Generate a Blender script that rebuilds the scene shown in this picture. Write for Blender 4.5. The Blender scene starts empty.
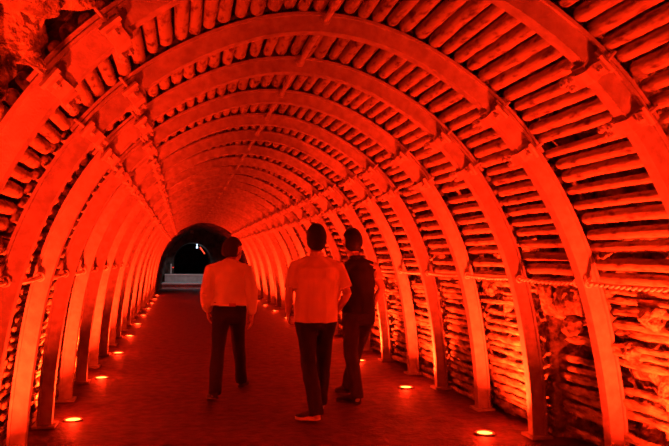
import bpy, bmesh, math, random
import numpy as np
from mathutils import Vector, Matrix, noise as mnoise

# ------------------------------------------------------------------ scene, camera, light, exposure
sc = bpy.context.scene
COL = sc.collection
F_PX, YAW, PITCH, ROLL, EYE = 689.0, 0.216, 0.052, 0.010, 1.5
cam_d = bpy.data.cameras.new('camera')
cam_d.sensor_fit = 'HORIZONTAL'
cam_d.sensor_width = 36.0
cam_d.lens = F_PX / 669.0 * 36.0
cam_d.clip_end = 200
cam = bpy.data.objects.new('camera', cam_d)
COL.objects.link(cam)
fw = Vector((math.sin(YAW) * math.cos(PITCH), math.cos(YAW) * math.cos(PITCH), math.sin(PITCH)))
rt = Vector((math.cos(YAW), -math.sin(YAW), 0))
up = rt.cross(fw)
r2 = rt * math.cos(ROLL) + up * math.sin(ROLL)
u2 = up * math.cos(ROLL) - rt * math.sin(ROLL)
M = Matrix((r2, u2, -fw)).transposed().to_4x4()
M.translation = Vector((0, 0, EYE))
cam.matrix_world = M
sc.camera = cam
w = bpy.data.worlds.new('world')
sc.world = w
w.use_nodes = True
w.node_tree.nodes['Background'].inputs[0].default_value = (0, 0, 0, 1)
w.node_tree.nodes['Background'].inputs[1].default_value = 0.0
sc.view_settings.view_transform = 'Standard'
sc.view_settings.look = 'None'
sc.view_settings.gamma = 1.0
sc.view_settings.exposure = 0.0
LAMP_W = 325.0
LAMP_SPREAD = 108.0
LAMP_LEAN = (.42, .36)      # beam leans to the wall and into the tunnel
SPILL_W = 10.0
LAMP_COLOR = (1.0, 0.019, 0.003)
GLASS_GLOW = 9.0
GLASS_COLOR = (1.0, 0.22, 0.03)
sc.cycles.max_bounces = 6
sc.cycles.diffuse_bounces = 5

rng = random.Random(7)
nrng = np.random.default_rng(7)
XC = 0.89
STEP = 1.19
ARCH_Y = [3.245, 4.44, 5.463, 6.562, 7.694, 8.733]
while ARCH_Y[-1] < 29.4:
    ARCH_Y.append(ARCH_Y[-1] + STEP)
ORD = ['zeroth', 'first', 'second', 'third', 'fourth', 'fifth', 'sixth', 'seventh', 'eighth', 'ninth', 'tenth',
       'eleventh', 'twelfth', 'thirteenth', 'fourteenth', 'fifteenth', 'sixteenth', 'seventeenth', 'eighteenth',
       'nineteenth', 'twentieth', 'twenty-first', 'twenty-second', 'twenty-third', 'twenty-fourth', 'twenty-fifth',
       'twenty-sixth', 'twenty-seventh', 'twenty-eighth', 'twenty-ninth', 'thirtieth']
TENS = {30: 'thirt', 40: 'fort', 50: 'fift', 60: 'sixt', 70: 'sevent'}
def ordinal(n):
    if n < len(ORD): return ORD[n]
    t = n // 10 * 10
    return TENS[t] + ('ieth' if n == t else 'y-' + ORD[n - t])


# ------------------------------------------------------------------ arch profile (half oval), arc length from the crown
HALF = [(2.06, -0.4), (2.055, 0.0), (2.04, .4), (2.0, .8), (1.945, 1.2), (1.84, 1.6), (1.69, 1.95), (1.49, 2.27), (1.25, 2.53),
        (1.0, 2.72), (.7, 2.89), (.35, 3.02), (0, 3.06)]
def _dense():
    pts = HALF + [(-x, z) for x, z in HALF[-2::-1]]
    pts = np.array(pts[::-1], float)          # left floor -> right floor
    d = np.r_[0, np.cumsum(np.hypot(*np.diff(pts, axis=0).T))]
    t = np.linspace(0, d[-1], 1200)
    P = np.stack([np.interp(t, d, pts[:, 0]), np.interp(t, d, pts[:, 1])], 1)
    k = np.exp(-0.5 * (np.arange(-60, 61) / 22.0) ** 2); k /= k.sum()
    Q = np.stack([np.convolve(np.pad(P[:, i], 60, mode='reflect', reflect_type='odd'), k, 'valid') for i in (0, 1)], 1)
    d = np.r_[0, np.cumsum(np.hypot(*np.diff(Q, axis=0).T))]
    d -= d[-1] / 2
    T = np.gradient(Q, axis=0); T /= np.linalg.norm(T, axis=1)[:, None]
    N = np.stack([-T[:, 1], T[:, 0]], 1)      # outward
    return d, Q, N
PD, PQ, PN = _dense()
def prof(t, n=0.0):
    """point on the arch line at arc length t from the crown, moved n outwards: x (about the tunnel axis), z, outward normal"""
    x = np.interp(t, PD, PQ[:, 0]); z = np.interp(t, PD, PQ[:, 1])
    nx = np.interp(t, PD, PN[:, 0]); nz = np.interp(t, PD, PN[:, 1])
    return x + nx * n, z + nz * n, nx, nz
def t_at_z(z):
    h = PD > 0
    return float(np.interp(-z, -PQ[h, 1], PD[h]))
T_FLOOR = t_at_z(0.0)
T_LOW = t_at_z(2.27)
T_UP = t_at_z(2.53)

def to_px(x, y, z):
    v = Vector((x, y, z)) - Vector((0, 0, EYE))
    d = v.dot(fw)
    if d < .2: return None
    return 334.5 + F_PX * v.dot(r2) / d, 223 - F_PX * v.dot(u2) / d
def in_view(pts, m=2):
    """is any of the points in the photograph's frame"""
    for p in pts:
        q = to_px(*p)
        if q and -m < q[0] < 669 + m and -m < q[1] < 446 + m: return True
    return False


# ------------------------------------------------------------------ materials
def mat(name, base, rough=.7, metal=0.0, var=.35, scale=6.0, bump=.3, bscale=40.0, stretch=(1, 1, 1), dark=None, detail=6, spec=.3, dist=.01, ramp=(.34, .66)):
    m = bpy.data.materials.new(name)
    m.use_nodes = True
    nt = m.node_tree; N = nt.nodes; L = nt.links
    b = N['Principled BSDF']
    b.inputs['Roughness'].default_value = rough
    b.inputs['Metallic'].default_value = metal
    b.inputs['Specular IOR Level'].default_value = spec
    tc = N.new('ShaderNodeTexCoord')
    mp = N.new('ShaderNodeMapping'); mp.inputs['Scale'].default_value = stretch
    geo = N.new('ShaderNodeNewGeometry')
    L.new(geo.outputs['Position'], mp.inputs['Vector'])
    n1 = N.new('ShaderNodeTexNoise'); n1.inputs['Scale'].default_value = scale; n1.inputs['Detail'].default_value = detail
    L.new(mp.outputs[0], n1.inputs['Vector'])
    cr = N.new('ShaderNodeValToRGB')
    dk = dark if dark else tuple(c * (1 - var) for c in base)
    lt = tuple(min(1, c * (1 + var * .6)) for c in base)
    cr.color_ramp.elements[0].position = ramp[0]; cr.color_ramp.elements[0].color = (*dk, 1)
    cr.color_ramp.elements[1].position = ramp[1]; cr.color_ramp.elements[1].color = (*lt, 1)
    L.new(n1.outputs['Fac'], cr.inputs['Fac'])
    L.new(cr.outputs['Color'], b.inputs['Base Color'])
    if bump:
        n2 = N.new('ShaderNodeTexNoise'); n2.inputs['Scale'].default_value = bscale; n2.inputs['Detail'].default_value = 8
        L.new(mp.outputs[0], n2.inputs['Vector'])
        bp = N.new('ShaderNodeBump'); bp.inputs['Strength'].default_value = bump; bp.inputs['Distance'].default_value = dist
        L.new(n2.outputs['Fac'], bp.inputs['Height'])
        L.new(bp.outputs['Normal'], b.inputs['Normal'])
    return m

def glow(name, color, strength):
    m = bpy.data.materials.new(name)
    m.use_nodes = True
    b = m.node_tree.nodes['Principled BSDF']
    b.inputs['Base Color'].default_value = (.02, .02, .02, 1)
    b.inputs['Emission Color'].default_value = (*color, 1)
    b.inputs['Emission Strength'].default_value = strength
    return m

M_STEEL = mat('arch_steel', (.33, .29, .25), .6, .1, .22, 14, .4, 90, spec=.4)
M_CLAMP = mat('clamp_steel', (.46, .40, .33), .5, .2, .3, 14, .3, 70, spec=.4)
M_WOOD = mat('lagging_wood', (.25, .21, .12), .8, 0, .25, 26, .8, 60, (1, .35, 1), dark=(.07, .045, .03), dist=.008, ramp=(.30, .50))
M_SLAT = mat('slat_wood', (.30, .28, .14), .85, 0, .75, 18, 1.0, 40, (1, .35, 1), dist=.02)
M_ROCK = mat('tunnel_rock', (.30, .26, .14), .9, 0, .85, 9, 1.0, 22, dist=.05)
M_ROOF = mat('roof_rock', (.08, .06, .05), .95, 0, .6, 4, 1.0, 20, dist=.05)
M_FLOOR = mat('trodden_floor', (.070, .022, .026), .62, 0, .6, 9.0, .9, 30, spec=.35, dist=.012)
M_STONE = mat('pale_stone', (.42, .42, .42), .7, 0, .2, 6, .2, 30)
M_RIM = mat('lamp_rim', (.30, .28, .26), .45, .6, .2, 10, 0)
M_CABLE = mat('cable_wire', (.80, .72, .55), .5, .3, .2, 20, 0)
M_GLASS = glow('lamp_glass', GLASS_COLOR, GLASS_GLOW)
M_SKIN = mat('skin', (.62, .40, .30), .6, 0, .06, 20, 0)
M_HAIR = mat('hair', (.018, .013, .011), .6, 0, .3, 90, .6, 160, (1, 1, .3), dist=.004)
M_SHIRT_W = mat('white_shirt', (.92, .90, .88), .85, 0, .05, 8, .15, 60)
M_SHIRT_R = mat('pale_polo', (.82, .66, .60), .9, 0, .05, 8, .15, 60)
M_SHIRT_D = mat('light_tee', (.50, .40, .36), .9, 0, .05, 8, .15, 60)
M_VEST = mat('black_vest', (.020, .016, .018), .8, 0, .2, 12, .2, 60)
M_JEANS = mat('dark_jeans', (.012, .009, .020), .85, 0, .25, 14, .2, 70)
M_JEANS2 = mat('dark_grey_trousers', (.04, .025, .028), .85, 0, .25, 14, .2, 70)
M_SHOE = mat('dark_shoe', (.03, .025, .028), .55, 0, .2, 20, 0)
M_SOLE = mat('pale_sole', (.72, .60, .58), .7, 0, .05, 20, 0)
M_BELT = mat('leather_belt', (.03, .02, .02), .5, 0, .1, 20, 0)
M_PATCH = mat('belt_patch', (.35, .18, .14), .6, 0, .1, 20, 0)
M_EYE = mat('eye', (.6, .58, .55), .3, 0, .02, 20, 0)


# ------------------------------------------------------------------ mesh helpers
class MB:
    def __init__(self):
        self.v = []; self.f = []
    def add(self, verts, faces):
        o = len(self.v)
        self.v += [tuple(map(float, p)) for p in verts]
        self.f += [tuple(i + o for i in f) for f in faces]
        return self
    def box(self, c, s, R=None):
        c = Vector(c)
        vs = []
        for z in (-1, 1):
            for y in (-1, 1):
                for x in (-1, 1):
                    p = Vector((x * s[0] / 2, y * s[1] / 2, z * s[2] / 2))
                    if R is not None: p = R @ p
                    vs.append(c + p)
        return self.add(vs, [(0, 2, 3, 1), (4, 5, 7, 6), (0, 1, 5, 4), (2, 6, 7, 3), (0, 4, 6, 2), (1, 3, 7, 5)])
    def tube(self, pts, rad, n=10, ref=(0, 0, 1), cap=True, dome=False):
        """rings along a path; rad: per point r or (ra, rb), ra along the side axis, rb along the other"""
        pts = [Vector(p) for p in pts]
        if dome:
            e0 = (pts[0] - pts[1]).normalized(); e1 = (pts[-1] - pts[-2]).normalized()
            g = lambda r: (r, r) if not isinstance(r, (tuple, list)) else r
            if np.isscalar(rad): rad = [rad] * len(pts)
            a, b = g(rad[0]), g(rad[-1])
            ma, mb = (a[0] + a[1]) / 2, (b[0] + b[1]) / 2
            pts = [pts[0] + e0 * ma * .8, pts[0] + e0 * ma * .5] + pts + [pts[-1] + e1 * mb * .5, pts[-1] + e1 * mb * .8]
            rad = [(a[0] * .4, a[1] * .4), (a[0] * .82, a[1] * .82)] + list(rad) + [(b[0] * .82, b[1] * .82), (b[0] * .4, b[1] * .4)]
        vs = []; m = len(pts)
        for i, p in enumerate(pts):
            d = (pts[min(i + 1, m - 1)] - pts[max(i - 1, 0)]).normalized()
            rf = Vector(ref)
            if abs(d.dot(rf)) > .98: rf = Vector((0, 1, 0)) if abs(d.y) < .9 else Vector((1, 0, 0))
            a = d.cross(rf).normalized(); b = a.cross(d)
            r = rad[i] if not np.isscalar(rad) else rad
            ra, rb = r if isinstance(r, (tuple, list)) else (r, r)
            for k in range(n):
                th = 2 * math.pi * k / n
                vs.append(p + a * (ra * math.cos(th)) + b * (rb * math.sin(th)))
        fs = []
        for i in range(m - 1):
            for k in range(n):
                a0 = i * n + k; a1 = i * n + (k + 1) % n
                fs.append((a0, a1, a1 + n, a0 + n))
        if cap:
            fs.append(tuple(range(n - 1, -1, -1))); fs.append(tuple((m - 1) * n + k for k in range(n)))
        return self.add(vs, fs)
    def ball(self, c, r, n=14, m=9, R=None):
        c = Vector(c); r = (r, r, r) if np.isscalar(r) else r
        vs = [(0, 0, -1)]
        for i in range(1, m):
            ph = -math.pi / 2 + math.pi * i / m
            for k in range(n):
                th = 2 * math.pi * k / n
                vs.append((math.cos(ph) * math.cos(th), math.cos(ph) * math.sin(th), math.sin(ph)))
        vs.append((0, 0, 1))
        out = []
        for p in vs:
            q = Vector((p[0] * r[0], p[1] * r[1], p[2] * r[2]))
            if R is not None: q = R @ q
            out.append(c + q)
        fs = [(0, 1 + (k + 1) % n, 1 + k) for k in range(n)]
        for i in range(m - 2):
            for k in range(n):
                a0 = 1 + i * n + k; a1 = 1 + i * n + (k + 1) % n
                fs.append((a0, a1, a1 + n, a0 + n))
        l = len(vs) - 1; o = 1 + (m - 2) * n
        fs += [(l, o + k, o + (k + 1) % n) for k in range(n)]
        return self.add(out, fs)
    def mesh(self, name, m, smooth=35):
        me = bpy.data.meshes.new(name)
        me.from_pydata(self.v, [], self.f)
        me.update()
        if m: me.materials.append(m)
        finish(me, smooth)
        return me

def finish(me, smooth):
    bm = bmesh.new(); bm.from_mesh(me)
    bmesh.ops.recalc_face_normals(bm, faces=bm.faces)
    bm.to_mesh(me); bm.free()
    if smooth:
        me.polygons.foreach_set('use_smooth', [True] * len(me.polygons))
        if smooth < 180: me.set_sharp_from_angle(angle=math.radians(smooth))
    me.update()

def link(name, data, parent=None, loc=None):
    o = bpy.data.objects.new(name, data)
    COL.objects.link(o)
    if parent: o.parent = parent
    if loc is not None: o.location = loc
    return o
def tag(o, label, cat, group=None, kind=None):
    o['label'] = label; o['category'] = cat
    if group: o['group'] = group
    if kind: o['kind'] = kind
    return o
def struct(name, me, label=None):
    o = link(name, me); o['kind'] = 'structure'
    if label: o['label'] = label; o['category'] = name.split('_')[0]
    return o


# ------------------------------------------------------------------ the setting: rock around the tunnel, floor
def np_mesh(name, P, m, smooth=180, flip=False):
    """grid of points P[i, j, 3] as one mesh"""
    a, b = P.shape[:2]
    idx = np.arange(a * b).reshape(a, b)
    F = np.stack([idx[:-1, :-1], idx[1:, :-1], idx[1:, 1:], idx[:-1, 1:]], -1).reshape(-1, 4)
    if flip: F = F[:, ::-1]
    me = bpy.data.meshes.new(name)
    me.from_pydata(P.reshape(-1, 3).tolist(), [], F.tolist())
    me.materials.append(m)
    me.polygons.foreach_set('use_smooth', [smooth > 0] * len(me.polygons))
    me.update()
    return me
def fbm(p, s, o=4):
    return mnoise.fractal(Vector(p) * s, 1.0, 2.1, o, noise_basis='PERLIN_ORIGINAL')
def smoothstep(a, b, x):
    u = min(1, max(0, (x - a) / (b - a))); return u * u * (3 - 2 * u)

YS = np.r_[np.arange(-3.0, 1.4, .3), np.arange(1.4, 8.2, .045), np.arange(8.2, 16, .12), np.arange(16, 30.5, .3)]
def rock_offset(t, y, z):
    """how far the rock stands behind the arch line"""
    off = .29
    n = fbm((t, y, 3.1), 2.2); n2 = fbm((t, y, 9.7), 9.0, 3)
    amp = .05
    low = 1 - smoothstep(1.15, 1.5, z)
    if t > 0:
        off = off * (1 - low) + .235 * low
        amp = .05 + .05 * low * (1 if y < 8 else .4)
        # a bulge of rock above the slats of the second bay, a hollow under it
        if 4.3 < y < 5.6:
            wy = smoothstep(4.35, 4.6, y) * (1 - smoothstep(5.25, 5.5, y))
            off -= .10 * wy * smoothstep(.95, 1.08, z + .08 * n) * (1 - smoothstep(1.42, 1.6, z))
            off += .26 * wy * (1 - smoothstep(.85, 1.02, z + .12 * n))
        if y < 4.4:
            off += .02 * (1 - smoothstep(.9, 1.7, z))
    else:
        off = off * (1 - low) + .20 * low
        # bare broken rock before the first arch on the left
        k = (1 - smoothstep(2.98, 3.2, y)) * smoothstep(-3.6, -.4, -abs(t)) if False else (1 - smoothstep(3.0, 3.2, y)) * smoothstep(.35, .7, -t)
        off = off * (1 - k) + .11 * k
        amp = amp * (1 - k) + .14 * k
        n2 = n2 * (1 + 1.2 * k) + k * 2.2 * (.5 - abs(fbm((t * 3.2 + y * 1.2, y * .9 - t * .4, 4.4), 2.6, 4)) * 2)
    return max(off + amp * n * 1.3 + .035 * n2, -.12)
def rock_piece(name, t0, t1, nt, m, label):
    ts = np.linspace(t0, t1, nt)
    P = np.zeros((len(YS), nt, 3))
    for i, y in enumerate(YS):
        for j, t in enumerate(ts):
            _, z, _, _ = prof(t)
            o = rock_offset(t, y, z)
            x, z, _, _ = prof(t, o)
            P[i, j] = (XC + x, y, z)
    return struct(name, np_mesh(name, P, m), label)
T_END = float(PD[-1])
rock_piece('wall_left', -T_END, -1.2, 72, M_ROCK, 'bare broken rock wall behind the lagging on the left side')
rock_piece('ceiling', -1.2, 1.2, 44, M_ROOF, 'dark rock roof above the overhead lagging poles')
rock_piece('wall_right', 1.2, T_END, 72, M_ROCK, 'dirt and rock wall behind the slats on the right side')

xs = np.linspace(-1.9, 3.7, 90); ysf = np.r_[np.arange(-3, 12, .09), np.arange(12, 46.01, .5)]
P = np.zeros((len(ysf), len(xs), 3))
for i, y in enumerate(ysf):
    for j, x in enumerate(xs):
        h = .012 * fbm((x, y, 0), 1.3, 3) + .005 * fbm((x, y, 5), 7, 3)
        P[i, j] = (x, y, h * (1 if y < 33 else 0) - .006)
struct('floor', np_mesh('floor', P, M_FLOOR), 'dark trodden dirt floor of the tunnel')

# unlined dark passage beyond the last arch
ye = np.arange(30.27, 36.3, .12); te = np.linspace(-T_END, T_END, 90)
P = np.zeros((len(ye), len(te), 3))
for i, y in enumerate(ye):
    for j, t in enumerate(te):
        o = -.02 + .16 * fbm((t, y, 1.3), 1.1, 4) + .05 * fbm((t, y, 8.3), 5, 3) - .10 * smoothstep(30.5, 33, y)
        x, z, _, _ = prof(t, o)
        P[i, j] = (XC + x, y, z)
struct('ceiling_passage', np_mesh('ceiling_passage', P, M_ROOF), 'dark unlined rock passage beyond the last steel arch')
# end wall with an arched opening
def end_wall():
    mb = MB(); cx, hw, spring, top = .50, .95, 1.30, 2.26
    inner = [(cx - hw, -.1)] + [(cx - hw * math.cos(a), spring + (top - spring) * math.sin(a)) for a in np.linspace(0, math.pi, 25)] + [(cx + hw, -.1)]
    outer = []
    m = len(inner)
    for i in range(m):
        u = i / (m - 1)
        t = -T_END * 1.02 + u * 2 * T_END * 1.02
        x, z, _, _ = prof(max(-T_END, min(T_END, t)), .5)
        outer.append((XC + x, z))
    vs = [(x, 36.0, z) for x, z in inner] + [(x, 36.0, z) for x, z in outer]
    fs = [(i, i + 1, m + i + 1, m + i) for i in range(m - 1)]
    vs2 = [(x, 46.0, z) for x, z in inner]                      # the passage behind the opening
    vs += vs2; fs += [(i, 2 * m + i, 2 * m + i + 1, i + 1) for i in range(m - 1)]
    fs.append(tuple(2 * m + i for i in range(m)))
    return mb.add(vs, fs).mesh('wall_back', M_ROOF, 30)
struct('wall_back', end_wall(), 'dark end wall with an arched opening at the far end')


# ------------------------------------------------------------------ steel arches
HAT = [(0, -.043), (0, .043), (.1, .054), (.1, .075), (.12, .075), (.12, .046), (.012, .033), (.012, -.033), (.12, -.046), (.12, -.075), (.1, -.075), (.1, -.054)]
def hat_segment(t0, t1, off_, step=.05):
    n = max(2, int((t1 - t0) / step))
    vs = []; m = len(HAT)
    for t in np.linspace(t0, t1, n + 1):
        off = off_(t) if callable(off_) else off_
        for (h, y) in HAT:
            x, z, _, _ = prof(t, off + h)
            vs.append((x, y, z))
    fs = []
    for i in range(n):
        for k in range(m):
            a = i * m + k; b = i * m + (k + 1) % m
            fs.append((a, b, b + m, a + m))
    fs.append(tuple(range(m))); fs.append(tuple(n * m + k for k in range(m - 1, -1, -1)))
    return MB().add(vs, fs)
LEG_OFF, CROWN_OFF = -.072, -.046
SPLAY = lambda amt: (lambda t: LEG_OFF + (amt * smoothstep(T_LOW, T_FLOOR, t) if t > 0 else 0))
ME_LEG = {s: hat_segment(*sorted((s * (T_UP - .07), s * T_FLOOR)), SPLAY(.06)).mesh('arch_leg', M_STEEL, 30) for s in (-1, 1)}
ME_LEG_WIDE = hat_segment(T_UP - .07, T_FLOOR, SPLAY(.12)).mesh('arch_leg', M_STEEL, 30)
ME_CROWN = hat_segment(-T_LOW - .06, T_LOW + .06, CROWN_OFF).mesh('arch_crown', M_STEEL, 30)
def clamp_parts(tc):
    """strap around the lapped segments with two ears, four bolts with nuts"""
    def P(dt, n, y):
        x, z, nx, nz = prof(tc + dt, n); return (x, y, z)
    mb = MB()
    # collar round the lapped segments
    sec = [(-.090, -.058), (-.090, .058), (.012, .080), (.012, .062), (-.074, .045), (-.074, -.045), (.012, -.062), (.012, -.080)]
    hw = .042; m = len(sec)
    vs = [P(d, n, y) for d in (-hw, hw) for n, y in sec]
    fs = [(k, (k + 1) % m, m + (k + 1) % m, m + k) for k in range(m)] + [tuple(range(m)), tuple(m + k for k in range(m - 1, -1, -1))]
    mb.add(vs, fs)
    def plate(d0, d1, y0, y1, n0, n1):
        vs = [P(d, n, y) for d in (d0, d1) for n in (n0, n1) for y in (y0, y1)]
        mb.add(vs, [(0, 1, 3, 2), (4, 6, 7, 5), (0, 4, 5, 1), (2, 3, 7, 6), (0, 2, 6, 4), (1, 5, 7, 3)])
    # flat yoke bar with forked end on the far side, short lug on the near side
    plate(-hw * 1.15, hw * 1.15, .050, .150, -.084, -.062)
    plate(-hw * 1.15, -hw * .35, .140, .205, -.084, -.062)
    plate(hw * .35, hw * 1.15, .140, .190, -.084, -.062)
    plate(-hw, hw, -.125, -.060, -.040, -.020)
    mb.tube([P(-hw * 1.7, -.030, .085), P(hw * 1.7, -.030, .085)], .020, 6)
    mb.tube([P(-hw * 1.3, -.012, -.118), P(hw * 1.3, -.012, -.118)], .017, 6)
    bolts = []
    for d, y, n in ((-.024, .100, -.084), (.024, .128, -.084), (-.028, .172, -.084), (.0, -.100, -.040)):
        b = MB()
        b.tube([P(d, .085, y), P(d, n - .030, y)], .009, 8)
        b.tube([P(d, n + .004, y), P(d, n - .018, y)], .020, 6)
        b.tube([P(d, n + .040, y), P(d, n + .024, y)], .019, 6)
        bolts.append(b)
    return mb, bolts
CLAMPS = []
for tc in (-T_LOW, -T_UP, T_UP, T_LOW):
    mb, bolts = clamp_parts(tc)
    full = MB(); full.add(mb.v, mb.f)
    for b in bolts: full.add(b.v, b.f)
    CLAMPS.append((mb.mesh('clamp', M_CLAMP, 35), [b.mesh('bolt', M_CLAMP, 35) for b in bolts], full.mesh('clamp_far', M_CLAMP, 35)))
ME_FOOT = {}
for s in (-1, 1):
    x, z, _, _ = prof(s * T_FLOOR, LEG_OFF + .06)
    ME_FOOT[s] = MB().box((x, 0, .01), (.19, .20, .024)).mesh('base_plate', M_STEEL, 35)
JIT = {0: (0, 0), 1: (0, 0), 2: (.0, .0)}
for i, y in enumerate(ARCH_Y):
    nm = link('steel_arch', None)
    dx = 0 if i < 3 else rng.uniform(-.012, .012)
    nm.location = (XC + dx, y, 0)
    tag(nm, 'curved steel support arch, %s counting from the camera into the tunnel' % ordinal(i + 1), 'arch', 'steel arches holding up the tunnel')
    for s in (-1, 1):
        link('arch_leg', ME_LEG_WIDE if (i == 1 and s > 0) else ME_LEG[s], nm); bp_ = link('base_plate', ME_FOOT[s], nm)
        if s > 0: bp_.location.x = .12 if i == 1 else .06
    link('crown_segment', ME_CROWN, nm)
    for me, bs, fm in CLAMPS:
        if i < 7:
            c = link('clamp', me, nm)
            for b in bs: link('bolt', b, c)
        else:
            link('clamp', fm, nm)

def bay_phrase(i):
    """the bay between arch i-1 and arch i (0-based)"""
    return 'before the first arch' if i == 0 else 'between %s and %s arches' % (ordinal(i), ordinal(i + 1))

# crown tie rods, one per bay
def tie_rod(L):
    mb = MB()
    mb.tube([(0, .05, 0), (0, L - .05, 0)], .021, 8)
    for y in (.045, L - .045):
        mb.tube([(0, y - .025, 0), (0, y + .025, 0)], .036, 6)
        mb.box((0, y, .035), (.085, .012, .06))
    return mb
x0, z0, _, _ = prof(0, CROWN_OFF + .075)
for i in range(len(ARCH_Y)):
    ya = ARCH_Y[i - 1] if i else ARCH_Y[0] - 1.1
    o = link('tie_rod', tie_rod(ARCH_Y[i] - ya).mesh('tie_rod', M_CLAMP, 40), loc=(XC, ya, z0))
    if not in_view([(XC, ya + u, z0) for u in (0, .5, 1)]) and i == 0:
        bpy.data.objects.remove(o); continue
    tag(o, 'steel tie rod along the crown %s' % bay_phrase(i), 'tie rod', 'tie rods along the crown')


# ------------------------------------------------------------------ wooden lagging between the arches
def log_mesh(seed, n=12, m=12, rough=.035, bend=.22, flat=1.0, knots=4):
    """a pole of unit radius and unit length along +Y, rounded ends"""
    r = random.Random(seed)
    off = r.uniform(0, 100)
    ys = [0, .012, .035] + [.035 + .93 * k / (m - 1) for k in range(1, m - 1)] + [.965, .988, 1.0]
    sc_ = [.45, .78, .97] + [1.0] * (m - 2) + [.97, .80, .50]
    kn = [(r.uniform(.1, .9), r.uniform(0, 6.28)) for _ in range(knots)]
    bx, bz, ph = r.uniform(-bend, bend), r.uniform(-bend, bend) * .5, r.uniform(0, 6.28)
    tp = r.uniform(-.12, .12)
    mb = MB(); vs = []
    for y, s in zip(ys, sc_):
        cx = bx * math.sin(math.pi * y); cz = bz * math.sin(2 * math.pi * y + ph)
        for k in range(n):
            th = 2 * math.pi * k / n
            q = s * (1 + tp * (y - .5)) * (1 + rough * 2.2 * mnoise.noise(Vector((math.cos(th) * .8 + off, y * 7, math.sin(th) * .8))) + rough * mnoise.noise(Vector((math.cos(th) * 2 + off, y * 22, math.sin(th) * 2))))
            for ky, kt in kn:
                d2 = ((y - ky) / .02) ** 2 + ((th - kt + math.pi) % (2 * math.pi) - math.pi) ** 2 / .12
                q += .10 * math.exp(-d2)
            vs.append((cx + q * math.cos(th), y, cz + q * flat * math.sin(th)))
    M_ = len(ys); fs = []
    for i in range(M_ - 1):
        for k in range(n):
            a = i * n + k; b = i * n + (k + 1) % n
            fs.append((a, b, b + n, a + n))
    fs += [tuple(range(n)), tuple((M_ - 1) * n + k for k in range(n - 1, -1, -1))]
    return mb.add(vs, fs)
LOGS = [log_mesh(s) for s in range(12)]
LOG_ME = [l.mesh('lagging_pole', M_WOOD, 50) for l in LOGS]
SLATS = [log_mesh(50 + s, 9, 14, .22, .7, .62, 3) for s in range(10)]
SLAT_ME = [l.mesh('timber_slat', M_SLAT, 50) for l in SLATS]
FAR_LOG = [log_mesh(s, 7, 5, .05, .3, 1.0, 0) for s in range(5)]
FAR_SLAT = [log_mesh(80 + s, 6, 6, .2, .6, .62, 0) for s in range(5)]

class Far:
    def __init__(self): self.V = []; self.F = []; self.n = 0
    def add(self, mb, Mx):
        A = np.array(mb.v); R = np.array(Mx)
        self.V.append(A @ R[:3, :3].T + R[:3, 3])
        self.F += [tuple(k + self.n for k in f) for f in mb.f]
        self.n += len(A)
    def link(self, name, m):
        me = bpy.data.meshes.new(name)
        me.from_pydata(np.concatenate(self.V).tolist(), [], self.F)
        me.materials.append(m)
        finish(me, 50)
        return link(name, me)
far_log, far_slat = Far(), Far()
n_log = n_slat = 0
POLE_MAX = SLAT_MAX = 298
def pose(t, r, ya, L, flat_r, tilt, off):
    x, z, nx, nz = prof(t, off + r)
    X = Vector((nz, 0, -nx)); Y = Vector((0, 1, tilt)).normalized(); Z = Vector((nx, 0, nz))
    Mx = Matrix(((X.x * r, 0, Z.x * flat_r, XC + x), (X.y * r, L, Z.y * flat_r, ya), (X.z * r, tilt * L, Z.z * flat_r, z), (0, 0, 0, 1)))
    return Mx
OUT = CROWN_OFF + .122                                           # the poles lie on the arches' outer lips
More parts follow.
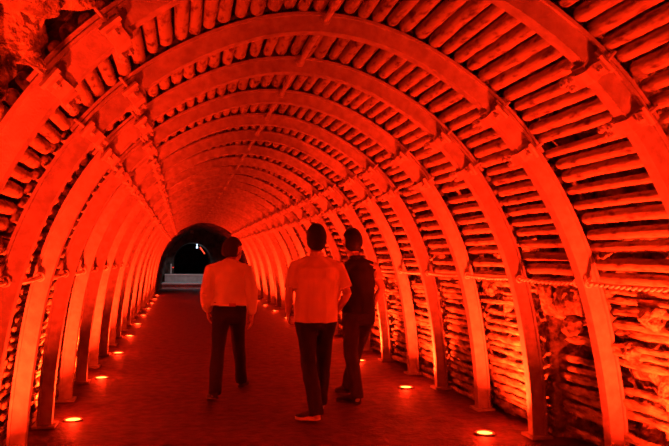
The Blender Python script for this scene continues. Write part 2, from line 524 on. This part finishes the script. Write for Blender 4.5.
for i in range(len(ARCH_Y)):
    ya = ARCH_Y[i - 1] if i else ARCH_Y[0] - 1.08
    yb = ARCH_Y[i]
    for s in (-1, 1):
        t = .003; k_pole = k_slat = 0
        while t < T_FLOOR - .03:
            _, z, _, _ = prof(t)
            slat = z < 1.3
            if slat:
                r = rng.uniform(.021, .036)
            elif z > 2.4:
                r = rng.uniform(.039, .050)
            else:
                r = rng.uniform(.032, .046) if s > 0 else rng.uniform(.036, .050)
            gap = rng.uniform(.002, .016) if not slat else rng.uniform(.004, .024)
            if not slat and z < 2.35 and s > 0: gap += rng.uniform(.0, .03)
            tt = s * (t + r)
            t += 2 * r + gap
            if slat and rng.random() < .08: continue
            broken = i == 0 and s < 0                            # broken timbers on bare rock there
            if broken and (z < .9 or rng.random() < .22): continue
            if broken: slat = True; r *= rng.uniform(.8, 1.35)
            if i == 2 and s > 0 and 1.02 < z < 1.3: continue  # the bulge of rock
            j0 = rng.uniform(0, .025); j1 = rng.uniform(.025, .060)
            y0 = ya + j0; L = yb - j1 - y0
            tilt = rng.uniform(-.012, .012) if not slat else rng.uniform(-.035, .035)
            if broken:
                y0 += rng.uniform(0, .35); L = yb - .03 - rng.uniform(0, .5) - y0; tilt = rng.uniform(-.16, .16)
            off = OUT + rng.uniform(0, .008)
            if broken: off += rng.uniform(-.05, .06)
            if slat: off += rng.uniform(-.005, .03) + (.03 if s > 0 else 0)
            if i == 2 and s > 0 and z < 1.02: off += .13
            Mx = pose(tt, r, y0, L, r, tilt, off)
            cpts = [tuple((Mx @ Vector((0, u, 0)))) for u in (0, .25, .5, .75, 1)]
            vis = in_view(cpts, 4)
            if i == 0 and not vis: continue
            if slat: k_slat += 1
            else: k_pole += 1
            if not slat and n_log < POLE_MAX and vis:
                o = link('lagging_pole', rng.choice(LOG_ME)); o.matrix_world = Mx
                side = 'left' if s < 0 else 'right'
                tag(o, 'wooden lagging pole %s, %s %s of crown rod' % (bay_phrase(i), ordinal(k_pole), side), 'pole', 'wooden lagging poles over the arches')
                n_log += 1
            elif slat and n_slat < SLAT_MAX and vis:
                o = link('timber_slat', rng.choice(SLAT_ME)); o.matrix_world = Mx
                side = 'left' if s < 0 else 'right'
                tag(o, 'broken timber on bare rock %s at left, %s going down' % (bay_phrase(i), ordinal(k_slat)) if broken else 'split %s wall timber slat %s, %s going down' % (side, bay_phrase(i), ordinal(k_slat)), 'slat', 'split timber slats low on the walls')
                n_slat += 1
            elif slat: far_slat.add(rng.choice(FAR_SLAT), Mx)
            else: far_log.add(rng.choice(FAR_LOG), Mx)
tag(far_log.link('lagging_poles', M_WOOD), 'the many small distant lagging poles deep in the tunnel', 'poles', kind='stuff')
tag(far_slat.link('timber_slats', M_SLAT), 'the many small distant wall slats deep in the tunnel', 'slats', kind='stuff')


# ------------------------------------------------------------------ floor uplights
RIM = MB()
n = 28
vs = []; prf = [(.088, -.03), (.088, .006), (.080, .012), (.068, .010), (.066, .002)]
for r, z in prf:
    for k in range(n):
        a = 2 * math.pi * k / n; vs.append((r * math.cos(a), r * math.sin(a), z))
RIM.add(vs, [(i * n + k, i * n + (k + 1) % n, (i + 1) * n + (k + 1) % n, (i + 1) * n + k) for i in range(len(prf) - 1) for k in range(n)])
RIM.add([(.0855 * math.cos(2 * math.pi * k / n), .0855 * math.sin(2 * math.pi * k / n), -.03) for k in range(n)], [tuple(range(n))])
ME_RIM = RIM.mesh('rim', M_RIM, 40)
vs = [(0, 0, .009)]
for r, z in ((.034, .008), (.067, .004)):
    vs += [(r * math.cos(2 * math.pi * k / n), r * math.sin(2 * math.pi * k / n), z) for k in range(n)]
ME_GLASS = MB().add(vs, [(0, 1 + k, 1 + (k + 1) % n) for k in range(n)] + [(1 + k, 1 + n + k, 1 + n + (k + 1) % n, 1 + (k + 1) % n) for k in range(n)]).mesh('glass', M_GLASS, 180)
lamp_d = bpy.data.lights.new('uplight', 'AREA')
lamp_d.shape = 'DISK'; lamp_d.size = .13; lamp_d.energy = LAMP_W; lamp_d.color = LAMP_COLOR; lamp_d.spread = math.radians(LAMP_SPREAD)
spill_d = bpy.data.lights.new('spill_light', 'POINT'); spill_d.energy = SPILL_W; spill_d.color = LAMP_COLOR; spill_d.shadow_soft_size = .03
def lamp(x, y, s, phrase):
    o = link('floor_uplight', None, loc=(x, y, 0))
    tag(o, phrase, 'lamp', 'round uplights set in the floor')
    link('rim', ME_RIM, o); link('glass', ME_GLASS, o)
    l = link('uplight', lamp_d, o); l.location = (0, 0, .016); l.rotation_euler = Vector((s * LAMP_LEAN[0], LAMP_LEAN[1], 1)).to_track_quat('-Z', 'Y').to_euler()
    l = link('spill_light', spill_d, o); l.location = (0, 0, .05)
GL, GR = XC - 1.84, XC + 1.70
for s, x, ylist in ((-1, GL, [-.1, 2.3, 4.62, 6.76, 9.02, 11.4]), (1, GR, [1.2, 3.42, 5.64, 7.80, 9.95, 12.4])):
    ylist = list(ylist)
    k = 5 if s < 0 else 6
    ylist[-1] = [a for a in ARCH_Y if a < ylist[-1] + .2][-1] + .17
    last = ARCH_Y.index(ylist[-1] - .17) if (ylist[-1] - .17) in ARCH_Y else min(range(len(ARCH_Y)), key=lambda q: abs(ARCH_Y[q] - ylist[-1] + .17))
    for q in range(last + 2, len(ARCH_Y) - 1, 2): ylist.append(ARCH_Y[q] + .17)
    side = 'left' if s < 0 else 'right'
    for y in ylist:
        a = [q for q, v in enumerate(ARCH_Y) if v < y]
        if a: ph = 'round glowing floor uplight just past the %s steel arch, %s side' % (ordinal(a[-1] + 1), side)
        else: ph = 'round glowing floor uplight %s before the first steel arch, %s side' % ('close' if y > 1.5 or s > 0 else 'farther', side)
        lamp(x, y, s, ph)


# ------------------------------------------------------------------ wire cables along the walls
def cable(L, sag):
    mb = MB(); m = int(L / .012)
    path = lambda u: Vector((0, .02 + u * (L - .04), -sag * 4 * u * (1 - u)))
    for ph in (0, math.pi):
        pts = [path(k / m) + Vector((.0085 * math.cos(k * .62 + ph), 0, .0085 * math.sin(k * .62 + ph))) for k in range(m + 1)]
        mb.tube(pts, .0095, 6)
    for u in (0, 1):                                             # loop round the arch's side at either end
        c = path(u); pts = [c + Vector((.028 * math.cos(a), 0, .028 * math.sin(a))) for a in np.linspace(0, 2 * math.pi, 15)]
        mb.tube(pts, .007, 6, ref=(0, 1, 0))
    return mb
for s in (-1, 1):
    for i in range(0 if s > 0 else 1, 10):
        ya = (ARCH_Y[i - 1] if i else ARCH_Y[0] - 1.1) + .055; yb = ARCH_Y[i] - .055
        x, z, _, _ = prof(s * t_at_z(1.345), .0)
        o = link('wire_cable', cable(yb - ya, .012).mesh('wire_cable', M_CABLE, 60), loc=(XC + x, ya, z))
        tag(o, 'twisted wire cable along the %s wall %s' % ('left' if s < 0 else 'right', bay_phrase(i)), 'cable', 'wire cables strung between the arches')


# ------------------------------------------------------------------ loose rocks lodged in the walls
def rock_mesh(seed):
    bm = bmesh.new(); bmesh.ops.create_icosphere(bm, subdivisions=3, radius=1)
    r = random.Random(seed); off = Vector((r.uniform(0, 50), r.uniform(0, 50), 0))
    for v in bm.verts:
        d = v.co.normalized()
        q = 1 + .45 * mnoise.noise(d * 1.2 + off) + .22 * mnoise.noise(d * 3 + off)
        v.co = d * q
        v.co = Vector([round(c * 3.2) / 3.2 * .45 + c * .55 for c in v.co])
    me = bpy.data.meshes.new('rock'); bm.to_mesh(me); bm.free(); me.materials.append(M_ROCK); finish(me, 28)
    return me
ROCKS = [rock_mesh(s) for s in range(6)]
SPOT = [  # side, z, y, size, label
    (1, 1.20, 4.66, .13, 'jutting rock lump above the dark hollow, nearer the second arch leg on the right'),
    (1, 1.17, 4.92, .15, 'jutting rock lump in the middle above the dark hollow on the right'),
    (1, 1.24, 5.20, .13, 'jutting rock lump above the dark hollow, nearer the third arch leg on the right'),
    (1, .97, 4.93, .09, 'small rock under the jutting lumps in the dark hollow on the right'),
    (1, 1.52, 4.27, .08, 'broken stone wedged just before the second right arch leg at its bend'),
    (1, 1.12, 3.95, .10, 'broken stone among the slats before the second right arch leg'),
    (1, .86, 4.2, .09, 'broken stone low against the second right arch leg, under the cable'),
    (1, 1.18, 6.3, .08, 'stone lodged high between slats before the fourth right arch leg'),
    (-1, 1.22, 4.9, .08, 'stone packed behind the left cable past the second left arch leg'),
    (-1, 1.05, 4.72, .08, 'stone packed under the left cable past the second left arch leg'),
]
for k, (s, z, y, r, lab) in enumerate(SPOT):
    x, zz, _, _ = prof(s * t_at_z(z), .15)
    o = link('rock', ROCKS[k % 6], loc=(XC + x, y, zz))
    o.scale = (r * .75, r * 1.25, r * .8); o.rotation_euler = (rng.uniform(-.4, .4), rng.uniform(-.4, .4), rng.uniform(-.5, .5))
    tag(o, lab, 'rock', 'rocks lodged in the walls')


# ------------------------------------------------------------------ far end: pale stone steps, lamps
pl = link('stone_steps', None, loc=(.35, 34.0, 0))
tag(pl, 'low pale stone steps across the passage beyond the last arch', 'steps')
link('lower_step', MB().box((0, .75, .13), (2.6, 1.5, .26)).mesh('lower_step', M_STONE, 30), pl)
link('upper_step', MB().box((0, 1.70, .33), (2.4, .5, .66)).mesh('upper_step', M_STONE, 30), pl)
for bx_ in (((0, .0, .235), (2.62, .10, .05)), ((0, 1.44, .63), (2.42, .10, .06))): link('edging', MB().box(*bx_).mesh('edging', M_SOLE, 30), pl)
def passage_lamp(name, me, loc, lab, color, watts):
    o = link(name, me, loc=loc); tag(o, lab, 'lamp')
    d = bpy.data.lights.new(name + '_light', 'POINT'); d.energy = watts; d.color = color; d.shadow_soft_size = .06
    l = link(name + '_light', d, o); l.location = (0, -.16, -.10)
    return o
M_BLUE = glow('cold_lamp', (.6, .75, 1.0), 2.5); M_RED = glow('red_tube', (1, .06, .02), 2.0)
lm = MB().ball((0, 0, 0), (.05, .05, .07)).tube([(0, 0, .08), (0, 0, .2)], .03, 8)
passage_lamp('wall_lamp', lm.mesh('wall_lamp', M_BLUE, 60), (.74, 37.9, 2.05), 'small cold white lamp shining in the far arched opening', (.8, .9, 1), 4)
tb = MB().tube([(.90, 37.8, 2.06), (1.15, 37.8, 1.70)], .03, 8)
o = link('tube_lamp', tb.mesh('tube_lamp', M_RED, 60)); tag(o, 'short slanting red tube lamp beside the far cold lamp', 'lamp')
tb = MB().ball((-.47, 35.9, .98), .035)
o = link('signal_lamp', tb.mesh('signal_lamp', glow('red_dot', (1, .05, .03), 1.2), 60)); tag(o, 'tiny red lamp left of the far steps', 'lamp')
tb = MB().box((-.56, 35.55, .92), (.05, .05, .50))
o = link('marker_post', tb.mesh('marker_post', M_SOLE, 30)); tag(o, 'thin pale post at the left end of the far steps', 'post')
dl = bpy.data.lights.new('step_fill_light', 'SPOT'); dl.energy = 100; dl.spot_size = math.radians(95); dl.spot_blend = .4; dl.color = (.9, .95, 1); dl.shadow_soft_size = .08  # fill spot added to put whitish light on the far steps
ol = MB().tube([(0, 0, -.02), (0, 0, .12)], .09, 14).mesh('added_step_lamp', M_RIM, 40)
o = link('added_step_lamp', ol, loc=(.4, 33.2, 2.66)); tag(o, 'small round lamp added overhead to light the far steps', 'lamp')  # made-up fixture that carries the steps' fill spot
l = link('step_fill_light', dl, o); l.location = (0, 0, -.06); l.rotation_euler = (math.radians(28), 0, 0)


# ------------------------------------------------------------------ the three men
def remesh(mb, name, m, voxel=.009, smooth_it=2, wrinkle=0.0, wscale=6.0, seed=0):
    me = bpy.data.meshes.new(name + '_src'); me.from_pydata(mb.v, [], mb.f); me.update()
    bm = bmesh.new(); bm.from_mesh(me); bmesh.ops.recalc_face_normals(bm, faces=bm.faces); bm.to_mesh(me); bm.free()
    ob = bpy.data.objects.new(name, me); COL.objects.link(ob)
    md = ob.modifiers.new('r', 'REMESH'); md.mode = 'VOXEL'; md.voxel_size = voxel; md.use_smooth_shade = True
    ms = ob.modifiers.new('s', 'SMOOTH'); ms.factor = .5; ms.iterations = smooth_it
    dg = bpy.context.evaluated_depsgraph_get(); dg.update()
    out = bpy.data.meshes.new_from_object(ob.evaluated_get(dg))
    bpy.data.objects.remove(ob); bpy.data.meshes.remove(me)
    out.name = name
    if wrinkle:
        for v in out.vertices:
            p = v.co
            q = mnoise.noise(Vector((p.x * wscale + seed, p.y * wscale, p.z * wscale * .45 + p.x * 2.5)))
            q2 = mnoise.noise(Vector((p.x * wscale * 2.6, p.y * wscale * 2.6 + seed, p.z * wscale * 1.2)))
            v.co = p + v.normal * wrinkle * (q + .5 * q2)
    out.materials.clear(); out.materials.append(m)
    out.polygons.foreach_set('use_smooth', [True] * len(out.polygons)); out.update()
    return out
V = Vector
def lerp(a, b, u): return V(a) * (1 - u) + V(b) * u
def head_rot(yaw, pitch, roll=0): return Matrix.Rotation(yaw, 3, 'Z') @ Matrix.Rotation(pitch, 3, 'X') @ Matrix.Rotation(roll, 3, 'Y')

def hand(mb, wrist, dirv, palm_n, thumb_side, curl=.5, L=.19):
    """palm, four unequal bent fingers and a thumb leaving the side of the palm"""
    d = V(dirv).normalized(); nrm = V(palm_n); nrm = (nrm - d * nrm.dot(d)).normalized()
    side = V(thumb_side); side = (side - d * side.dot(d) - nrm * side.dot(nrm)).normalized()
    w = V(wrist)
    pc = w + d * L * .26
    mb.tube([w - d * .02, w + d * .03, w + d * L * .30, w + d * L * .47], [(.026, .020), (.032, .018), (.041, .016), (.038, .014)], 12, ref=nrm)
    for k, (sx, ln) in enumerate(((.030, .42), (.010, .48), (-.011, .45), (-.030, .34))):
        p = w + d * L * .44 + side * sx
        pts = [p]; cur = 0.0
        for q in range(3):
            cur += curl * (.35, .55, .45)[q] * (1 + .12 * k)
            p = p + (d * math.cos(cur) + nrm * math.sin(cur)) * ln * L * (.42, .33, .25)[q]
            pts.append(p)
        mb.tube(pts, [.0098, .0092, .0085, .0075], 8, ref=side, dome=True)
    t0 = w + d * L * .12 + side * .028
    t1 = t0 + (d * .6 + side * .75 + nrm * .25).normalized() * L * .20
    t2 = t1 + (d * .9 + side * .25 + nrm * .4).normalized() * L * .18
    t3 = t2 + (d * .95 + nrm * .5).normalized() * L * .13
    mb.tube([t0 - side * .012, t0, t1, t2, t3], [.012, .0135, .0115, .010, .008], 8, dome=True)

def make_man(root_loc, rz, label, J, mats, sleeve, hair_low, vest=False, sole_pale=False, belt=False, seed=0):
    root = link('person', None, loc=root_loc)
    root.rotation_euler = (0, 0, rz)
    tag(root, label, 'person')
    P = {k: V(v) for k, v in J.items() if isinstance(v, tuple) and len(v) == 3 and np.isscalar(v[0])}
    pel, wai, che, shc, nek = P['pelvis'], P['waist'], P['chest'], P['shc'], P['neck']
    hd = P['head']; HR = head_rot(*J['hrot'])
    bk = J.get('bulk', 1.0)
    for q in ('l_sh', 'r_sh'): P[q] = P[q] - V((0, 0, .03))
    # ---- the body: one surface
    b = MB()
    ref = (0, 1, 0)
    b.tube([pel - V((0, 0, .05)), pel, wai, lerp(wai, che, .5), che, lerp(che, shc, .6), shc, lerp(shc, nek, .5)],
           [(.12 * bk, .09 * bk), (.158 * bk, .112 * bk), (.140 * bk, .100 * bk), (.150 * bk, .105 * bk), (.165 * bk, .110 * bk), (.150 * bk, .098), (.105, .075), (.066, .062)], 20, ref, dome=True)
    b.tube([lerp(shc, nek, .3), nek, lerp(nek, hd, .55)], [(.066, .064), (.057, .060), (.056, .062)], 14, ref, dome=True)
    for s, n_ in ((-1, 'l'), (1, 'r')):
        sh, el, wr = P[n_ + '_sh'], P[n_ + '_el'], P[n_ + '_wr']
        b.tube([lerp(shc, sh, .4), sh, lerp(sh, el, .3), lerp(sh, el, .7), el, lerp(el, wr, .3), lerp(el, wr, .75), wr],
               [(.062, .062), (.056, .058), (.050, .052), (.043, .045), (.040, .042), (.041, .040), (.031, .029), (.027, .022)], 14, ref, dome=True)
        hip, kn, an = P[n_ + '_hip'], P[n_ + '_kn'], P[n_ + '_an']
        b.tube([hip + V((0, 0, .05)), hip - V((0, 0, .05)), lerp(hip, kn, .5), kn, lerp(kn, an, .3), lerp(kn, an, .75), an, an - V((0, 0, .04))],
               [(.085, .09), (.084, .090), (.069, .072), (.054, .057), (.052, .058), (.040, .042), (.036, .040), (.036, .045)], 14, ref, dome=True)
        toe = P[n_ + '_toe']
        b.tube([an + V((0, 0, -.03)), lerp(an, toe, .55) - V((0, 0, .02)), toe], [(.034, .03), (.038, .028), (.03, .016)], 10, dome=True)
        hd_, pn_, tn_ = J[n_ + '_hand']
        hand(b, wr, hd_, pn_, tn_, J.get('curl', .5))
    hs = J.get('hsc', 1.08)
    H = lambda p: hd + HR @ (V(p) * hs)
    b.ball(H((0, -.012, .022)), tuple(hs * q for q in (.077, .096, .094)), 20, 14, HR)         # skull
    b.ball(H((0, .022, -.045)), tuple(hs * q for q in (.060, .068, .075)), 18, 12, HR)         # face and jaw
    b.ball(H((0, .060, -.100)), (.028, .022, .020), 10, 8, HR)          # chin
    b.tube([H((0, .085, .012)), H((0, .108, -.030)), H((0, .090, -.040))], [.010, .016, .012], 8, dome=True)   # nose
    b.ball(H((0, .086, -.068)), (.024, .010, .008), 10, 8, HR)          # lips
    b.tube([H((-.045, .076, .018)), H((0, .088, .022)), H((.045, .076, .018))], .010, 8, dome=True)            # brow
    for s in (-1, 1):
        b.ball(H((s * .078, -.006, -.018)), (.010, .020, .032), 10, 8, HR)   # ear
        b.ball(H((s * .045, .056, -.030)), (.024, .02, .022), 10, 8, HR)     # cheek
    link('body', remesh(b, 'body', M_SKIN, .0065, 1), root)
    for s in (-1, 1):
        link('eye', MB().ball(H((s * .030, .078, -.002)), (.013, .009, .009), 12, 8, HR).mesh('eye', M_EYE, 180), root)
    # ---- hair: a shell over the skull with a hairline
    hb = MB(); n, m = 40, 26; vs = []
    for i in range(m + 1):
        ph = -math.pi / 2 + math.pi * i / m
        for k in range(n):
            th = 2 * math.pi * k / n
            d = V((math.cos(ph) * math.cos(th), math.cos(ph) * math.sin(th), math.sin(ph)))
            line = hair_low + .72 * max(0, d.y + .15)                    # higher in front
            if d.y > .15 and d.z < .45: line = .75
            q = smoothstep(line - .10, line + .06, d.z)
            r = .90 + .22 * q + .02 * mnoise.noise(d * 7 + V((seed, 0, 0))) * q
            vs.append(H((d.x * .081 * r, -.015 + d.y * .099 * r, .002 + d.z * .118 * r)))
    hb.add(vs, [(i * n + k, i * n + (k + 1) % n, (i + 1) * n + (k + 1) % n, (i + 1) * n + k) for i in range(m) for k in range(n)])
    link('hair', hb.mesh('hair', M_HAIR, 180), root)
    # ---- trousers
    t = MB()
    t.tube([pel + V((0, 0, .07)), pel, pel - V((0, 0, .08)), pel - V((0, 0, .15))], [(.158 * bk, .118 * bk), (.172 * bk, .130 * bk), (.165 * bk, .128 * bk), (.120 * bk, .100 * bk)], 20, ref)
    for n_ in 'lr':
        hip, kn, an = P[n_ + '_hip'], P[n_ + '_kn'], P[n_ + '_an']
        t.tube([hip + V((0, 0, .04)), hip - V((0, 0, .06)), lerp(hip, kn, .5), kn, lerp(kn, an, .4), lerp(kn, an, .8), an - V((0, 0, .035))],
               [(.095 * bk, .112), (.096 * bk, .108), (.086, .092), (.074, .080), (.072, .078), (.068, .074), (.070, .078)], 16, ref)
    link('trousers', remesh(t, 'trousers', mats['trousers'], .011, 3, .009, 9, seed), root)
    # ---- top
    h = MB()
    hem = P['hem']
    tk = J.get('tuck', 1.0)
    h.tube([hem, lerp(hem, wai, .5), wai, lerp(wai, che, .5), che, lerp(che, shc, .6), shc + V((0, 0, .012)), lerp(shc, nek, .45)],
           [(.176 * bk * tk, .135 * bk * tk), (.178 * bk, .140 * bk), (.172 * bk, .132 * bk), (.178 * bk, .132 * bk), (.186 * bk, .134 * bk), (.168 * bk, .122 * bk), (.118, .090), (.074, .070)], 24, ref)
    def sleeves(mbx, frac, big, cuff):
        for n_ in 'lr':
            sh, el, wr = P[n_ + '_sh'], P[n_ + '_el'], P[n_ + '_wr']
            if frac <= 1:
                e = lerp(sh, el, frac)
                mbx.tube([lerp(shc, sh, .35), sh + V((0, 0, .005)), lerp(sh, e, .5), e], [(.078, .080), (.074 * big, .074 * big), (.070 * big, .070 * big), (.068 * big, .068 * big)], 16, ref)
            else:
                mbx.tube([lerp(shc, sh, .35), sh + V((0, 0, .005)), lerp(sh, el, .5), el, lerp(el, wr, .45), lerp(el, wr, .85), lerp(el, wr, .99)],
                         [(.080, .082), (.074 * big, .076 * big), (.066 * big, .068 * big), (.060 * big, .062 * big), (.056 * big, .056 * big), (.050 * big, .048 * big), (.038 * cuff, .036 * cuff)], 16, ref)
    if not vest: sleeves(h, sleeve, J.get('slv', 1.0), 1.0)
    else:
        for s, n_ in ((-1, 'l'), (1, 'r')):
            sh = P[n_ + '_sh']; h.tube([lerp(shc, sh, .2), lerp(shc, sh, .95)], [(.085, .085), (.074, .082)], 14, ref)
    link('vest' if vest else 'shirt', remesh(h, 'top', mats['top'], .010, 3, J.get('wr', .010), 7, seed), root)
    if vest:
        e = MB(); sleeves(e, sleeve, 1.0, 1.0)
        link('shirt', remesh(e, 'shirt', mats['under'], .010, 2, .006, 8, seed), root)
    # collar
    c = MB(); ring = []
    for k in range(24):
        a = 2 * math.pi * k / 24
        for r, z in ((.074, -.018), (.070, .024), (.062, .026), (.062, -.018)):
            p = lerp(shc, nek, .62) + V((r * math.cos(a), r * 1.02 * math.sin(a) - .004, z - .012 * math.sin(a)))
            ring.append(p)
    c.add(ring, [((k * 4 + q), (k * 4 + (q + 1) % 4), ((k + 1) % 24 * 4 + (q + 1) % 4), ((k + 1) % 24 * 4 + q)) for k in range(24) for q in range(4)])
    link('collar', c.mesh('collar', mats['top'], 60), root)
    if belt:
        bl = MB(); ring = []; cz = pel + V((0, 0, .062))
        for k in range(32):
            a = 2 * math.pi * k / 32
            for r, z in ((1.0, -.02), (1.0, .02), (.94, .02), (.94, -.02)):
                ring.append(cz + V((.187 * bk * r * math.cos(a), .147 * bk * r * math.sin(a), z)))
        bl.add(ring, [((k * 4 + q), (k * 4 + (q + 1) % 4), ((k + 1) % 32 * 4 + (q + 1) % 4), ((k + 1) % 32 * 4 + q)) for k in range(32) for q in range(4)])
        bo = link('belt', bl.mesh('belt', M_BELT, 60), root)
        link('patch', MB().box(cz + V((.02, -.152 * bk, -.006)), (.075, .022, .036)).mesh('patch', M_PATCH, 40), bo)
    # ---- shoes with soles
    for n_ in 'lr':
        an, toe = P[n_ + '_an'], P[n_ + '_toe']
        d = (toe - an); d.z = 0; d.normalize()
        pitch = J.get(n_ + '_heel', 0.0)                                 # heel lift
        base = V((toe.x, toe.y, 0)); sd = V((d.y, -d.x, 0))
        L = .285
        def S(u, x, z):                                                   # u: 0 heel .. 1 toe
            back = (1 - u) * L
            piv = .30 * L
            if back > piv: q = V((0, 0, 0)) + (-d * piv) + (-d * math.cos(pitch) + V((0, 0, math.sin(pitch)))) * (back - piv); nn = V((0, 0, math.cos(pitch))) + d * math.sin(pitch)
            else: q = -d * back; nn = V((0, 0, 1))
            return base + d * .035 + q + sd * x + nn * z
        def solid(prof_, z0, z1f):
            mb = MB(); vs = []; N_ = 20
            st = []
            for u, wd in prof_: st.append((u, wd))
            loop = [(u, wd) for u, wd in st] + [(u, -wd) for u, wd in reversed(st)]
            mm = len(loop)
            vs = [S(u, x, z0) for u, x in loop] + [S(u, x * .96, z1f(u)) for u, x in loop]
            fs = [(k, (k + 1) % mm, mm + (k + 1) % mm, mm + k) for k in range(mm)]
            hm = len(st)
            for k in range(hm - 1):
                a0, a1, b0, b1 = k, k + 1, mm - 1 - k, mm - 2 - k
                fs.append((a0, b0, b1, a1)); fs.append((mm + a0, mm + a1, mm + b1, mm + b0))
            return mb.add(vs, fs)
        pr = [(0, .012), (.02, .026), (.08, .036), (.25, .036), (.45, .038), (.65, .047), (.80, .047), (.92, .036), (.98, .02), (1.0, .008)]
        sole = solid(pr, .002, lambda u: .026)
        up = MB()
        up.tube([S(.10, 0, .06), S(.3, 0, .055), S(.55, 0, .045), S(.78, 0, .038), S(.92, 0, .032)], [(.036, .045), (.037, .045), (.042, .034), (.043, .024), (.033, .016)], 12, dome=True)
        up.tube([S(.16, 0, .05), S(.18, 0, .105)], [(.040, .048), (.042, .048)], 12, ref=d)
        so = link('shoe', remesh(up, 'shoe', M_SHOE, .007, 2), root)
        link('sole', sole.mesh('sole', M_SOLE if sole_pale else M_SHOE, 50), so)
    return root

# left man: white shirt, dark jeans, mid-stride, head turned to the right
make_man((.52, 7.78, 0), 0, 'man in a loose white long-sleeved shirt and dark jeans, walking ahead of the others',
    dict(pelvis=(0, 0, .93), waist=(0, -.01, 1.08), chest=(-.01, -.01, 1.24), shc=(-.02, -.01, 1.41), neck=(.005, .03, 1.475), head=(.035, .06, 1.585),
         hrot=(-.95, -.10, .05), hem=(0, -.01, .975), bulk=1.10, tuck=1.12, slv=1.15, wr=.011, hsc=1.14,
         l_sh=(-.205, -.02, 1.38), l_el=(-.262, -.08, 1.12), l_wr=(-.235, .05, .91), r_sh=(.175, -.005, 1.385), r_el=(.240, -.07, 1.12), r_wr=(.250, -.01, .865),
         l_hip=(-.085, 0, .90), l_kn=(-.125, -.13, .49), l_an=(-.165, -.39, .11), l_toe=(-.20, -.20, .03),
         r_hip=(.085, .0, .90), r_kn=(.125, .23, .50), r_an=(.18, .40, .10), r_toe=(.25, .58, .03),
         l_hand=((.1, .25, -1), (1, 0, 0), (0, 1, 0)), r_hand=((0, .12, -1), (-1, 0, 0), (0, 1, 0)), curl=.55, l_heel=.15, r_heel=.0),
    dict(top=M_SHIRT_W, trousers=M_JEANS), 2.0, -.55, belt=True, seed=1)
# middle man: pale short-sleeved polo, untucked
make_man((1.262, 6.53, 0), .02, 'tallest man in a pale short-sleeved polo and dark jeans, seen from behind in the middle',
    dict(pelvis=(0, 0, .98), waist=(0, -.01, 1.13), chest=(0, -.015, 1.31), shc=(0, -.01, 1.475), neck=(-.005, .015, 1.565), head=(-.005, .035, 1.70),
         hrot=(.10, -.05, 0), hem=(0, 0, .90), bulk=1.20, tuck=1.0, slv=1.02, wr=.008,
         l_sh=(-.208, -.005, 1.435), l_el=(-.272, -.04, 1.17), l_wr=(-.262, .06, .99), r_sh=(.208, -.005, 1.435), r_el=(.300, -.04, 1.17), r_wr=(.250, .12, 1.00),
         l_hip=(-.09, 0, .94), l_kn=(-.085, -.06, .52), l_an=(-.035, -.24, .10), l_toe=(-.17, -.07, .03),
         r_hip=(.09, 0, .94), r_kn=(.115, .15, .52), r_an=(.125, .34, .09), r_toe=(.17, .53, .03),
         l_hand=((.05, .2, -1), (1, 0, 0), (0, 1, 0)), r_hand=((-.35, .5, -.7), (-1, 0, 0), (0, .6, 1)), curl=.9, l_heel=.12),
    dict(top=M_SHIRT_R, trousers=M_JEANS), .80, -.92, sole_pale=True, seed=2)
# right man: black sleeveless vest over short sleeves, hand in pocket
make_man((1.84, 7.14, 0), .22, 'man in a black sleeveless vest with bare forearm and dark trousers, hand at pocket, rightmost',
    dict(pelvis=(.0, 0, .95), waist=(.0, -.01, 1.10), chest=(-.005, -.01, 1.28), shc=(-.015, -.01, 1.445), neck=(-.05, .02, 1.54), head=(-.075, .035, 1.69),
         hrot=(.25, -.08, -.04), hem=(0, 0, .93), bulk=1.02, tuck=1.02, wr=.008,
         l_sh=(-.205, -.005, 1.42), l_el=(-.265, -.03, 1.17), l_wr=(-.22, .12, .99), r_sh=(.175, -.01, 1.42), r_el=(.225, -.10, 1.19), r_wr=(.185, .05, .99),
         l_hip=(-.085, 0, .91), l_kn=(-.10, -.02, .50), l_an=(-.065, -.11, .09), l_toe=(-.19, .06, .03),
         r_hip=(.085, 0, .91), r_kn=(.07, .20, .50), r_an=(.06, .36, .12), r_toe=(.03, .56, .03),
         l_hand=((.1, .4, -.9), (1, 0, 0), (0, 1, 0)), r_hand=((-.25, .35, -.9), (-1, 0, 0), (0, 1, .2)), curl=.7, l_heel=.0, r_heel=.1),
    dict(top=M_VEST, trousers=M_JEANS2, under=M_SHIRT_D), .55, -.85, vest=True, seed=3)
print('poles', n_log, 'slats', n_slat, 'arches', len(ARCH_Y))
